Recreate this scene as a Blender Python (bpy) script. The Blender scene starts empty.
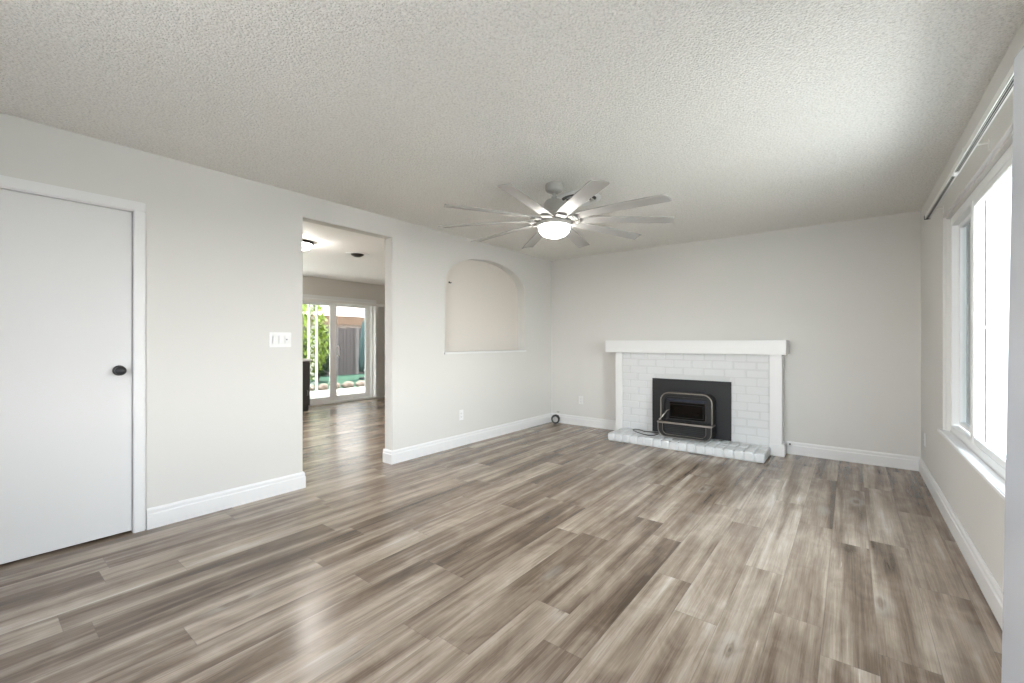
import bpy, bmesh, math, random
from mathutils import Vector, Matrix
random.seed(7)
S = bpy.context.scene
COL = S.collection

# ------------------------------------------------------------------ camera
EYE = 1.21
cam = bpy.data.cameras.new('camera')
cam.sensor_width = 36.0
cam.lens = 434.0 / 1024.0 * 36.0
cam.clip_start = 0.02
camo = bpy.data.objects.new('camera', cam)
COL.objects.link(camo)
camo.location = (0, 0, EYE)
camo.rotation_euler = (math.pi / 2, 0, math.atan(339 / 434.0))
S.camera = camo

# ------------------------------------------------------------------ world, sun, exposure
S.view_settings.view_transform = 'Standard'
S.view_settings.look = 'None'
S.view_settings.gamma = 1.0
S.view_settings.use_curve_mapping = False
S.view_settings.exposure = 1.12
SKY_STRENGTH = 10.0
w = bpy.data.worlds.new('world')
S.world = w
w.use_nodes = True
nt = w.node_tree
bg = nt.nodes['Background']
tc = nt.nodes.new('ShaderNodeTexCoord')
sep = nt.nodes.new('ShaderNodeSeparateXYZ')
nt.links.new(tc.outputs['Generated'], sep.inputs[0])
cr = nt.nodes.new('ShaderNodeValToRGB')
cr.color_ramp.elements[0].position = 0.0
cr.color_ramp.elements[0].color = (0.99, 0.985, 0.975, 1)
cr.color_ramp.elements[1].position = 0.7
cr.color_ramp.elements[1].color = (0.72, 0.85, 1.0, 1)
nt.links.new(sep.outputs[2], cr.inputs[0])
nt.links.new(cr.outputs[0], bg.inputs[0])
# the sky is brighter on the street side, duller towards the neighbours
dot = nt.nodes.new('ShaderNodeVectorMath')
dot.operation = 'DOT_PRODUCT'
dot.inputs[1].default_value = (0.45, -0.89, 0.0)
nt.links.new(tc.outputs['Generated'], dot.inputs[0])
mr = nt.nodes.new('ShaderNodeMapRange')
mr.inputs['From Min'].default_value = -0.5
mr.inputs['From Max'].default_value = 1.0
mr.inputs['To Min'].default_value = 0.55 * SKY_STRENGTH
mr.inputs['To Max'].default_value = 1.45 * SKY_STRENGTH
nt.links.new(dot.outputs['Value'], mr.inputs['Value'])
nt.links.new(mr.outputs[0], bg.inputs[1])

sun = bpy.data.lights.new('sun', 'SUN')
sun.energy = 16.0
sun.angle = 0.01
sun.color = (1.0, 0.95, 0.86)
suno = bpy.data.objects.new('sun', sun)
COL.objects.link(suno)
suno.rotation_euler = (math.radians(-22), math.radians(-14), 0)   # high sun, slightly from the back yard side


def portal(name, loc, rot, sx, sy):
    l = bpy.data.lights.new(name, 'AREA')
    l.shape = 'RECTANGLE'
    l.size = sx
    l.size_y = sy
    l.cycles.is_portal = True
    o = bpy.data.objects.new(name, l)
    COL.objects.link(o)
    o.location = loc
    o.rotation_euler = rot
    return o


HP = math.pi / 2
portal('portal_window', (0.66, 3.13, 1.33), (0, HP, 0), 1.5, 2.4)
portal('portal_slider', (-8.14, 4.61, 1.0), (0, -HP, 0), 2.0, 1.7)
portal('portal_kitchen', (-8.14, 1.25, 1.4), (0, -HP, 0), 1.6, 3.5)
portal('portal_front', (-1.15, -1.04, 1.42), (HP, 0, 0), 1.3, 1.35)

S.cycles.use_denoising = True
S.cycles.max_bounces = 10
S.cycles.diffuse_bounces = 7
S.cycles.glossy_bounces = 4
S.cycles.transparent_max_bounces = 16
S.cycles.caustics_reflective = False
S.cycles.caustics_refractive = False
S.cycles.sample_clamp_indirect = 8.0


# ------------------------------------------------------------------ materials
def mat(name, col, rough=0.5, metal=0.0, emis=None, estr=0.0, spec=0.5, coat=0.0):
    m = bpy.data.materials.new(name)
    m.use_nodes = True
    b = m.node_tree.nodes['Principled BSDF']
    b.inputs['Base Color'].default_value = (*col, 1)
    b.inputs['Roughness'].default_value = rough
    b.inputs['Metallic'].default_value = metal
    b.inputs['Specular IOR Level'].default_value = spec
    b.inputs['Coat Weight'].default_value = coat
    if emis:
        b.inputs['Emission Color'].default_value = (*emis, 1)
        b.inputs['Emission Strength'].default_value = estr
    return m


class NT:
    def __init__(s, m):
        s.m = m
        s.t = m.node_tree
        s.b = s.t.nodes['Principled BSDF']

    def n(s, typ, **kw):
        x = s.t.nodes.new(typ)
        for k, v in kw.items():
            setattr(x, k, v)
        return x

    def link(s, a, b):
        s.t.links.new(a, b)

    def val(s, sock, v):
        if hasattr(v, 'is_output') or isinstance(v, bpy.types.NodeSocket):
            s.link(v, sock)
        else:
            sock.default_value = v

    def math(s, op, a, b=0.0, c=0.0):
        x = s.n('ShaderNodeMath', operation=op)
        s.val(x.inputs[0], a)
        s.val(x.inputs[1], b)
        s.val(x.inputs[2], c)
        return x.outputs[0]

    def comb(s, x, y, z):
        c = s.n('ShaderNodeCombineXYZ')
        for i, v in enumerate((x, y, z)):
            s.val(c.inputs[i], v)
        return c.outputs[0]

    def white(s, vec):
        x = s.n('ShaderNodeTexWhiteNoise', noise_dimensions='3D')
        s.link(vec, x.inputs['Vector'])
        return x.outputs['Value']

    def noise(s, vec, scale, detail=2.0, rough=0.5, dist=0.0):
        x = s.n('ShaderNodeTexNoise')
        if vec is not None:
            s.link(vec, x.inputs['Vector'])
        x.inputs['Scale'].default_value = scale
        x.inputs['Detail'].default_value = detail
        x.inputs['Roughness'].default_value = rough
        x.inputs['Distortion'].default_value = dist
        return x.outputs['Fac']

    def ramp(s, fac, stops):
        r = s.n('ShaderNodeValToRGB')
        e = r.color_ramp.elements
        while len(e) < len(stops):
            e.new(0.5)
        for i, (p, c) in enumerate(stops):
            e[i].position = p
            e[i].color = (*c, 1) if len(c) == 3 else c
        s.link(fac, r.inputs[0])
        return r.outputs[0]

    def mix(s, fac, a, b, typ='MIX'):
        x = s.n('ShaderNodeMix', data_type='RGBA', blend_type=typ)
        s.val(x.inputs[0], fac)
        s.val(x.inputs[6], a)
        s.val(x.inputs[7], b)
        return x.outputs[2]

    def bump(s, h, strength, dist):
        x = s.n('ShaderNodeBump')
        x.inputs['Strength'].default_value = strength
        x.inputs['Distance'].default_value = dist
        s.link(h, x.inputs['Height'])
        s.link(x.outputs[0], s.b.inputs['Normal'])

    def obj(s):
        return s.n('ShaderNodeTexCoord').outputs['Object']


def bumpy(name, col, rough, scale, strength, dist, spec=0.5, var=0.0, detail=3.0):
    m = mat(name, col, rough, spec=spec)
    n = NT(m)
    o = n.obj()
    h = n.noise(o, scale, detail, 0.6)
    n.bump(h, strength, dist)
    if var:
        k = n.noise(o, scale * 0.6, 2.0)
        c = n.ramp(k, [(0.3, tuple(x * (1 - var) for x in col)), (0.7, tuple(min(1, x * (1 + var)) for x in col))])
        n.link(c, n.b.inputs['Base Color'])
    return m


M = {}
M['wall'] = bumpy('wall_paint', (0.67, 0.66, 0.635), 0.6, 90, 0.05, 0.002)
M['niche'] = bumpy('niche_paint', (0.72, 0.67, 0.62), 0.6, 90, 0.1, 0.002)
M['kwall'] = bumpy('kitchen_wall_paint', (0.62, 0.60, 0.56), 0.6, 90, 0.1, 0.002)
M['trim'] = mat('trim_paint', (0.77, 0.77, 0.77), 0.35)
M['door'] = mat('door_paint', (0.70, 0.70, 0.70), 0.4)
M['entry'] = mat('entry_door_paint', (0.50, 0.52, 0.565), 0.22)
M['vinyl'] = mat('white_vinyl', (0.86, 0.87, 0.87), 0.3)
M['kceil'] = bumpy('smooth_ceiling_paint', (0.86, 0.85, 0.83), 0.7, 60, 0.1, 0.002)
M['black'] = mat('black_metal', (0.018, 0.018, 0.02), 0.35)
M['plate'] = bumpy('black_steel_plate', (0.009, 0.0095, 0.011), 0.55, 40, 0.05, 0.001)
M['iron'] = mat('stove_iron', (0.005, 0.005, 0.0055), 0.5)
M['chrome'] = mat('brushed_nickel_trim', (0.33, 0.30, 0.27), 0.35, 0.9)
M['steel'] = mat('steel', (0.55, 0.55, 0.55), 0.3, 0.9)
M['fan'] = mat('brushed_silver_fan', (0.42, 0.41, 0.39), 0.42, 0.3)
M['blade'] = mat('silver_blade', (0.40, 0.39, 0.375), 0.5, 0.1)
M['plastic'] = mat('white_plastic', (0.82, 0.82, 0.82), 0.35)
M['slot'] = mat('dark_slot', (0.03, 0.03, 0.03), 0.6)
M['slotgrey'] = mat('grey_slot', (0.30, 0.30, 0.30), 0.6)
M['lens'] = mat('lit_lens', (0.9, 0.9, 0.88), 0.4, emis=(1.0, 0.97, 0.92), estr=30.0)
M['klens'] = mat('kitchen_lit_lens', (0.9, 0.9, 0.88), 0.4, emis=(1.0, 0.96, 0.9), estr=65.0)
M['bronze'] = mat('dark_bronze', (0.035, 0.03, 0.027), 0.4, 0.6)
M['rubber'] = mat('black_rubber', (0.012, 0.012, 0.012), 0.45)
M['rod'] = mat('white_enamel_rod', (0.82, 0.81, 0.78), 0.35)
M['cab'] = mat('dark_cabinet_paint', (0.045, 0.043, 0.042), 0.45)
M['counter'] = mat('white_counter', (0.8, 0.8, 0.79), 0.25)
M['blind'] = mat('vinyl_blind', (0.8, 0.79, 0.77), 0.5)
M['whiteiron'] = mat('white_painted_iron', (0.85, 0.85, 0.82), 0.4)
M['teal'] = mat('teal_fabric', (0.045, 0.075, 0.072), 0.8)
M['stucco'] = bumpy('neighbour_stucco', (0.50, 0.41, 0.36), 0.9, 30, 0.3, 0.01)
M['eave'] = bumpy('brown_wood_eave', (0.16, 0.095, 0.06), 0.8, 20, 0.3, 0.01, var=0.3)
M['patioceil'] = mat('pale_patio_cover', (0.8, 0.72, 0.68), 0.7)
M['concrete'] = bumpy('patio_concrete', (0.62, 0.58, 0.52), 0.85, 25, 0.3, 0.005, var=0.1)
M['stone'] = bumpy('garden_stone', (0.27, 0.20, 0.165), 0.85, 9, 0.6, 0.02, var=0.35)
M['lawn'] = bumpy('green_turf', (0.018, 0.07, 0.038), 0.9, 60, 0.6, 0.01, var=0.4)
M['ground'] = bumpy('outdoor_ground', (0.33, 0.32, 0.305), 0.9, 4, 0.2, 0.02, var=0.15)
M['leaf'] = bumpy('dark_leaves', (0.028, 0.055, 0.018), 0.6, 12, 0.2, 0.01, var=0.6)
M['leafy'] = bumpy('yellow_green_leaves', (0.26, 0.34, 0.05), 0.6, 12, 0.2, 0.01, var=0.5)
M['stem'] = mat('brown_stem', (0.12, 0.08, 0.05), 0.8)
M['ash'] = bumpy('burnt_log', (0.10, 0.07, 0.05), 0.9, 30, 0.5, 0.01, var=0.6)

# painted brick: white paint over a rough clay surface
m = M['brick'] = mat('white_painted_brick', (0.68, 0.69, 0.695), 0.42)
n = NT(m)
o_ = n.obj()
h = n.math('ADD', n.noise(o_, 45, 4, 0.6), n.math('MULTIPLY', n.noise(o_, 160, 2, 0.6), 0.35))
n.bump(h, 0.45, 0.006)
m = M['mortar'] = mat('white_painted_mortar', (0.62, 0.63, 0.63), 0.6)
n = NT(m)
n.bump(n.noise(n.obj(), 120, 3, 0.6), 0.4, 0.004)

# popcorn ceiling
m = M['ceiling'] = mat('popcorn_ceiling', (0.70, 0.69, 0.665), 0.9, spec=0.2)
n = NT(m)
o_ = n.obj()
v = n.n('ShaderNodeTexVoronoi', feature='F1')
n.link(o_, v.inputs['Vector'])
v.inputs['Scale'].default_value = 100
v.inputs['Randomness'].default_value = 1.0
vh = n.math('SUBTRACT', 1.0, n.math('MULTIPLY', v.outputs['Distance'], 1.3))
hh = n.math('ADD', vh, n.math('MULTIPLY', n.noise(o_, 110, 3, 0.7), 1.6))
n.bump(hh, 0.8, 0.007)
sp = n.noise(o_, 95, 3, 0.75)
n.link(n.ramp(sp, [(0.34, (0.68, 0.665, 0.635)), (0.46, (0.85, 0.835, 0.80)), (0.62, (0.93, 0.915, 0.88))]), n.b.inputs['Base Color'])

# vinyl plank floor: planks run along the long side of the room (world Y)
m = M['floor'] = mat('grey_brown_vinyl_plank', (0.3, 0.26, 0.22), 0.3)
n = NT(m)
o_ = n.obj()
sx = n.n('ShaderNodeSeparateXYZ')
n.link(o_, sx.inputs[0])
X, Y = sx.outputs[0], sx.outputs[1]
PW, PL = 0.178, 1.22
rowf = n.math('DIVIDE', n.math('ADD', X, 20.03), PW)
row = n.math('FLOOR', rowf)
fx = n.math('FRACT', rowf)
roff = n.white(n.comb(row, 3.7, 1.1))
colf = n.math('ADD', n.math('DIVIDE', n.math('ADD', Y, 10.0), PL), n.math('MULTIPLY', roff, 7.0))
colm = n.math('FLOOR', colf)
fy = n.math('FRACT', colf)
pid = n.white(n.comb(row, colm, 5.5))
pid2 = n.white(n.comb(row, colm, 9.1))
# grain coordinates shift per plank
gx = n.math('ADD', X, n.math('MULTIPLY', pid, 37.0))
gy = n.math('ADD', Y, n.math('MULTIPLY', pid2, 53.0))
g_broad = n.noise(n.comb(n.math('MULTIPLY', gx, 6.5), n.math('MULTIPLY', gy, 0.42), 0.0), 1.6, 2, 0.5, 0.35)
g_mid = n.noise(n.comb(n.math('MULTIPLY', gx, 26.0), n.math('MULTIPLY', gy, 0.8), 2.0), 1.6, 3, 0.6, 0.25)
g_fine = n.noise(n.comb(n.math('MULTIPLY', gx, 110.0), n.math('MULTIPLY', gy, 3.0), 4.0), 1.5, 3, 0.7)
g_blot = n.noise(n.comb(n.math('MULTIPLY', gx, 5.0), n.math('MULTIPLY', gy, 2.6), 7.0), 1.5, 3, 0.6, 0.8)
tone = n.math('MULTIPLY', n.math('SUBTRACT', pid, 0.5), 0.15)
t = n.math('ADD', n.math('MULTIPLY', g_broad, 0.78), n.math('MULTIPLY', g_mid, 0.26))
t = n.math('ADD', t, n.math('MULTIPLY', g_blot, 0.28))
t = n.math('ADD', t, n.math('MULTIPLY', g_fine, 0.26))
t = n.math('ADD', n.math('SUBTRACT', t, 0.30), tone)
base = n.ramp(t, [(0.26, (0.070, 0.046, 0.030)), (0.39, (0.142, 0.101, 0.071)), (0.51, (0.240, 0.181, 0.134)),
                  (0.63, (0.350, 0.282, 0.222)), (0.80, (0.53, 0.465, 0.39))])
# knots: sparse ringed spots
vk = n.n('ShaderNodeTexVoronoi', feature='F1')
n.link(n.comb(n.math('MULTIPLY', gx, 4.2), n.math('MULTIPLY', gy, 1.5), 0.0), vk.inputs['Vector'])
vk.inputs['Scale'].default_value = 1.0
kd = n.math('ADD', vk.outputs['Distance'], n.math('MULTIPLY', n.math('SUBTRACT', g_mid, 0.5), 0.14))
kmask = n.ramp(kd, [(0.02, (1, 1, 1)), (0.04, (0.3, 0.3, 0.3)), (0.065, (0.5, 0.5, 0.5)), (0.09, (0, 0, 0))])
kc = n.n('ShaderNodeSeparateColor')
n.link(vk.outputs['Color'], kc.inputs[0])
ksel = n.math('GREATER_THAN', kc.outputs[0], 0.6)
kfac = n.math('MULTIPLY', n.math('MULTIPLY', kmask, ksel), 0.55)
base = n.mix(kfac, base, (0.09, 0.066, 0.05, 1))
# pale rings around the knots
kr = n.ramp(kd, [(0.07, (0, 0, 0)), (0.12, (1, 1, 1)), (0.24, (0, 0, 0))])
base = n.mix(n.math('MULTIPLY', n.math('MULTIPLY', kr, ksel), 0.22), base, (0.52, 0.48, 0.43, 1))
# seams
ex = n.math('MINIMUM', fx, n.math('SUBTRACT', 1.0, fx))
ey = n.math('MINIMUM', fy, n.math('SUBTRACT', 1.0, fy))
sxm = n.math('LESS_THAN', ex, 0.0075)
sym = n.math('LESS_THAN', ey, 0.0012)
seam = n.math('MAXIMUM', sxm, sym)
base = n.mix(n.math('MULTIPLY', seam, 0.30), base, (0.07, 0.055, 0.045, 1))
n.link(base, n.b.inputs['Base Color'])
n.link(n.math('ADD', 0.17, n.math('MULTIPLY', g_mid, 0.14)), n.b.inputs['Roughness'])
hb = n.math('SUBTRACT', n.math('MULTIPLY', g_fine, 0.25), seam)
n.bump(hb, 0.25, 0.0012)
n.b.inputs['Specular IOR Level'].default_value = 0.45

# weathered fence boards
m = M['fence'] = mat('weathered_fence_wood', (0.2, 0.17, 0.15), 0.9)
n = NT(m)
o_ = n.obj()
sx = n.n('ShaderNodeSeparateXYZ')
n.link(o_, sx.inputs[0])
bid = n.white(n.comb(n.math('FLOOR', n.math('DIVIDE', sx.outputs[1], 0.145)), 0.0, 1.0))
gr = n.noise(n.comb(n.math('MULTIPLY', sx.outputs[1], 60.0), n.math('MULTIPLY', sx.outputs[2], 3.0), 0.0), 1.0, 3, 0.6)
tt = n.math('ADD', n.math('MULTIPLY', bid, 0.45), n.math('MULTIPLY', gr, 0.5))
n.link(n.ramp(tt, [(0.2, (0.035, 0.024, 0.022)), (0.55, (0.10, 0.078, 0.074)), (0.9, (0.24, 0.21, 0.20))]), n.b.inputs['Base Color'])


def glassy(name, tint, gloss=0.08, rough=0.02):
    m = bpy.data.materials.new(name)
    m.use_nodes = True
    t = m.node_tree
    t.nodes.clear()
    out = t.nodes.new('ShaderNodeOutputMaterial')
    mx = t.nodes.new('ShaderNodeMixShader')
    tr = t.nodes.new('ShaderNodeBsdfTransparent')
    gl = t.nodes.new('ShaderNodeBsdfGlossy')
    lw = t.nodes.new('ShaderNodeLayerWeight')
    pw = t.nodes.new('ShaderNodeMath')
    pw.operation = 'POWER'
    pw.inputs[1].default_value = 5.0
    fr = t.nodes.new('ShaderNodeMath')
    fr.operation = 'MULTIPLY_ADD'
    fr.inputs[1].default_value = 0.55
    fr.inputs[2].default_value = 0.035
    t.links.new(lw.outputs['Facing'], pw.inputs[0])
    t.links.new(pw.outputs[0], fr.inputs[0])
    tr.inputs[0].default_value = (*tint, 1)
    gl.inputs['Roughness'].default_value = rough
    t.links.new(fr.outputs[0], mx.inputs[0])
    t.links.new(tr.outputs[0], mx.inputs[1])
    t.links.new(gl.outputs[0], mx.inputs[2])
    t.links.new(mx.outputs[0], out.inputs[0])
    return m


M['glass'] = glassy('window_glass', (0.95, 0.97, 0.96))
M['dimpane'] = glassy('dimming_door_glass', (0.54, 0.55, 0.54))  # tint added to dim the bright yard seen through the slider
M['screen'] = glassy('insect_screen_mesh', (0.42, 0.44, 0.45), rough=0.5)
# screen: half see-through, half grey threads
t_ = M['screen'].node_tree
for nd in list(t_.nodes):
    if nd.type in ('MATH', 'LAYER_WEIGHT'):
        t_.nodes.remove(nd)
    elif nd.type == 'BSDF_GLOSSY':
        t_.nodes.remove(nd)
df = t_.nodes.new('ShaderNodeBsdfDiffuse')
df.inputs[0].default_value = (0.10, 0.105, 0.11, 1)
mxn = [x for x in t_.nodes if x.type == 'MIX_SHADER'][0]
mxn.inputs[0].default_value = 0.5
t_.links.new(df.outputs[0], mxn.inputs[2])
M['stoveglass'] = mat('smoked_stove_glass', (0.02, 0.02, 0.02), 0.12)


# ------------------------------------------------------------------ mesh helpers
def obj(name, bm, m, parent=None, smooth=False, loc=None):
    me = bpy.data.meshes.new(name)
    bmesh.ops.recalc_face_normals(bm, faces=bm.faces[:])
    bm.to_mesh(me)
    bm.free()
    o = bpy.data.objects.new(name, me)
    COL.objects.link(o)
    if isinstance(m, (list, tuple)):
        for x in m:
            me.materials.append(x)
    else:
        me.materials.append(m)
    if smooth:
        for p in me.polygons:
            p.use_smooth = True
        if smooth != True:
            me.set_sharp_from_angle(angle=math.radians(smooth))
    if loc:
        o.location = loc
    if parent:
        o.parent = parent
    return o


def tag(o, label=None, cat=None, group=None, kind=None):
    if label: o['label'] = label
    if cat: o['category'] = cat
    if group: o['group'] = group
    if kind: o['kind'] = kind
    return o


def empty(name, loc=(0, 0, 0), rz=0.0):
    o = bpy.data.objects.new(name, None)
    o.empty_display_size = 0.1
    COL.objects.link(o)
    o.location = loc
    o.rotation_euler = (0, 0, rz)
    return o


def struct(o):
    o['kind'] = 'structure'
    return o


def box(bm, x0, x1, y0, y1, z0, z1, bev=0.0, seg=2, M4=None, mi=0):
    r = bmesh.ops.create_cube(bm, size=1.0)
    vs = r['verts']
    mt = Matrix.Translation(((x0 + x1) / 2, (y0 + y1) / 2, (z0 + z1) / 2)) @ Matrix.Diagonal((abs(x1 - x0), abs(y1 - y0), abs(z1 - z0), 1))
    bmesh.ops.transform(bm, matrix=mt, verts=vs)
    fs = list({f for v in vs for f in v.link_faces})
    if bev > 0:
        es = list({e for v in vs for e in v.link_edges})
        r2 = bmesh.ops.bevel(bm, geom=es, offset=bev, segments=seg, affect='EDGES', clamp_overlap=True)
        vs = list({v for f in r2['faces'] for v in f.verts} | {v for v in vs if v.is_valid})
        fs = list({f for v in vs for f in v.link_faces})
    if M4 is not None:
        bmesh.ops.transform(bm, matrix=M4, verts=vs)
    for f in fs:
        f.material_index = mi
    return vs


def B(x0, x1, y0, y1, z0, z1, bev=0.0, seg=2):
    bm = bmesh.new()
    box(bm, x0, x1, y0, y1, z0, z1, bev, seg)
    return bm


def lathe(prof, n=32, bm=None, M4=None):
    """profile of (r, z) about Z"""
    bm = bm or bmesh.new()
    rings = []
    new = []
    for r, z in prof:
        if r < 1e-6:
            v = bm.verts.new((0, 0, z)); rings.append([v]); new.append(v)
        else:
            ring = [bm.verts.new((r * math.cos(2 * math.pi * i / n), r * math.sin(2 * math.pi * i / n), z)) for i in range(n)]
            rings.append(ring); new += ring
    for a, b in zip(rings, rings[1:]):
        for i in range(n):
            j = (i + 1) % n
            if len(a) == 1 and len(b) == 1: continue
            if len(a) == 1: bm.faces.new((a[0], b[i], b[j]))
            elif len(b) == 1: bm.faces.new((a[i], a[j], b[0]))
            else: bm.faces.new((a[i], a[j], b[j], b[i]))
    if len(rings[0]) > 1: bm.faces.new(rings[0])
    if len(rings[-1]) > 1: bm.faces.new(rings[-1][::-1])
    if M4 is not None:
        bmesh.ops.transform(bm, matrix=M4, verts=new)
    return bm


def tube(pts, r, n=8, closed=False, bm=None, flat=None):
    """sweep a circle (or an ellipse: flat=(ra, rb, up)) along pts"""
    bm = bm or bmesh.new()
    pts = [Vector(p) for p in pts]
    N = len(pts)
    rings = []
    prev = None
    for i, p in enumerate(pts):
        a = pts[(i - 1) % N] if (closed or i > 0) else p
        b = pts[(i + 1) % N] if (closed or i < N - 1) else p
        t = (b - a).normalized()
        if prev is None:
            up = Vector((0, 0, 1)) if abs(t.z) < 0.9 else Vector((1, 0, 0))
        else:
            up = prev
        s = t.cross(up).normalized()
        u = s.cross(t).normalized()
        prev = u
        rr = r[i] if isinstance(r, (list, tuple)) else r
        ring = []
        for k in range(n):
            an = 2 * math.pi * k / n
            ring.append(bm.verts.new(p + s * math.cos(an) * rr + u * math.sin(an) * rr))
        rings.append(ring)
    pairs = list(zip(rings, rings[1:]))
    if closed: pairs.append((rings[-1], rings[0]))
    for a, b in pairs:
        for k in range(n):
            j = (k + 1) % n
            bm.faces.new((a[k], a[j], b[j], b[k]))
    if not closed:
        bm.faces.new(rings[0][::-1]); bm.faces.new(rings[-1])
    return bm


def panel(outline, holes, axis, c0, c1, bevel_edges=None, bev=0.0, seg=3):
    """wall slab. outline/holes: (u, z) lists; axis 'x': plane x=c0..c1, u=y ; axis 'y': u=x"""
    bm = bmesh.new()
    def P(u, z): return (c0, u, z) if axis == 'x' else (u, c0, z)
    loops = []
    for lp in [outline] + holes:
        vs = [bm.verts.new(P(*p)) for p in lp]
        es = [bm.edges.new((vs[i], vs[(i + 1) % len(vs)])) for i in range(len(vs))]
        loops.append((vs, es))
    alle = [e for l in loops for e in l[1]]
    bmesh.ops.triangle_fill(bm, use_beauty=True, use_dissolve=False, edges=alle)
    faces = bm.faces[:]
    r = bmesh.ops.extrude_face_region(bm, geom=faces)
    nv = [g for g in r['geom'] if isinstance(g, bmesh.types.BMVert)]
    d = c1 - c0
    bmesh.ops.translate(bm, vec=(d, 0, 0) if axis == 'x' else (0, d, 0), verts=nv)
    # c0 side was duplicated from 'faces': original faces stay at c0
    if bev > 0:
        sel = []
        k = 0 if axis == 'x' else 1
        for e in bm.edges:
            a, b = e.verts
            if abs(a.co[k] - c0) > 1e-5 or abs(b.co[k] - c0) > 1e-5: continue
            u = 1 - k
            pa, pb = (a.co[u], a.co.z), (b.co[u], b.co.z)
            if len(e.link_faces) == 2:
                n0, n1 = e.link_faces[0].normal, e.link_faces[1].normal
                bm.normal_update()
                if abs(e.link_faces[0].normal.dot(e.link_faces[1].normal)) > 0.5: continue
            if bevel_edges(pa, pb): sel.append(e)
        if sel:
            bmesh.ops.bevel(bm, geom=sel, offset=bev, segments=seg, affect='EDGES', clamp_overlap=False)
    return bm


def rect(u0, u1, z0, z1):
    return [(u0, z0), (u1, z0), (u1, z1), (u0, z1)]


# ------------------------------------------------------------------ room dimensions
XL, XR, YB, YF, CH = -3.575, 0.515, 5.54, -0.9, 2.43
T = 0.115
KX = -8.0            # far kitchen wall
KY0, KY1 = -0.9, 6.6

# floor of both rooms
struct(obj('floor', B(KX - .1, XR + .16, YF - .13, KY1 + .1, -0.06, 0.0), M['floor']))
struct(obj('ceiling', B(XL - T / 2, XR + .16, YF - .13, YB + .12, CH, CH + .08), M['ceiling']))
struct(obj('ceiling_kitchen', B(KX - .12, XL - T / 2, KY0 - .12, KY1 + .12, CH, CH + .08), M['kceil']))

# left wall with door, opening and arched niche
def arch(y0, y1, z0, zs, zt, n=26):
    c, a, b = (y0 + y1) / 2, (y1 - y0) / 2, zt - zs
    pts = [(y0, z0), (y1, z0)]
    for i in range(n + 1):
        th = math.pi * i / n
        pts.append((c + a * math.cos(th), zs + b * max(0.0, math.sin(th)) ** 0.92))
    return pts

OP0, OP1, OPZ = 1.766, 2.65, 2.24
AR = arch(3.365, 4.862, 1.092, 1.86, 2.224)
D0, D1, DZ = -0.12, 0.70, 2.045
outl = [(KY0, 0), (D0, 0), (D0, DZ), (D1, DZ), (D1, 0), (OP0, 0), (OP0, OPZ), (OP1, OPZ), (OP1, 0), (KY1, 0), (KY1, CH), (KY0, CH)]
bm = panel(outl, [AR], 'x', XL, XL - T,
           lambda a, b: (3.3 < a[0] < 4.9 and 3.3 < b[0] < 4.9 and 1.0 < a[1] < 2.3) or (1.7 < a[0] < 2.7 and 1.7 < b[0] < 2.7 and (a[1] > .01 or b[1] > .01) and a[1] < 2.3), 0.006, 2)
struct(obj('wall_left', bm, M['wall']))
struct(obj('wall_niche', B(XL - T - .02, XL - T + .001, 3.3, 4.93, 1.03, 2.29), M['niche']))
struct(obj('wall_closet', B(XL - T - .62, XL - T - .60, -0.4, 0.9, 0, CH), M['kwall']))
struct(obj('trim_1', B(XL - T + .001, XL + .018, 3.345, 4.885, 1.068, 1.092, 0.005), M['trim']))

# back wall, right wall with window and entry doorway, wall behind the camera
struct(obj('wall_back', B(XL + .0005, XR + .16, YB, YB + .12, 0, CH), M['wall']))
W0, W1, WZ0, WZ1 = 1.95, 4.312, 0.562, 2.075
E0, E1, EZ = 0.04, 0.985, 2.06
bm = bmesh.new()
us, zs = [YF, E0, E1, W0, W1, YB], [0, WZ0, EZ, WZ1, CH]
gv = [[bm.verts.new((XR, u, z)) for z in zs] for u in us]
for i in range(5):
    for k in range(4):
        if (i == 1 and k < 2) or (i == 3 and k in (1, 2)): continue
        bm.faces.new((gv[i][k], gv[i + 1][k], gv[i + 1][k + 1], gv[i][k + 1]))
r = bmesh.ops.extrude_face_region(bm, geom=bm.faces[:])
bmesh.ops.translate(bm, vec=(.15, 0, 0), verts=[g for g in r['geom'] if isinstance(g, bmesh.types.BMVert)])
bmesh.ops.recalc_face_normals(bm, faces=bm.faces[:])
sel = []
for e in bm.edges:
    p, q = e.verts[0].co, e.verts[1].co
    if abs(p.x - XR) > 1e-4 or abs(q.x - XR) > 1e-4: continue
    if not all(W0 - .001 <= c.y <= W1 + .001 and WZ0 - .001 <= c.z <= WZ1 + .001 for c in (p, q)): continue
    if len(e.link_faces) == 2 and abs(e.link_faces[0].normal.dot(e.link_faces[1].normal)) < .5: sel.append(e)
bmesh.ops.bevel(bm, geom=sel, offset=.016, segments=4, affect='EDGES', clamp_overlap=False)
struct(obj('wall_right', bm, M['wall']))
bm = panel(rect(KX, XR + .15, 0, CH), [rect(-1.8, -0.5, 0.75, 2.1)], 'y', YF, YF - .12)
struct(obj('wall_front', bm, M['wall']))

# kitchen shell
S0, S1, SZ = 3.76, 5.46, 2.03
outl = [(KY0, 0), (S0, 0), (S0, SZ), (S1, SZ), (S1, 0), (KY1, 0), (KY1, CH), (KY0, CH)]
bm = panel(outl, [rect(-.5, 3.0, .6, 2.2)], 'x', KX, KX - .12)
struct(obj('wall_kitchen', bm, M['kwall']))
struct(obj('wall_kitchen_side', B(KX, XL - T, KY1, KY1 + .1, 0, CH), M['kwall']))


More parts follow.
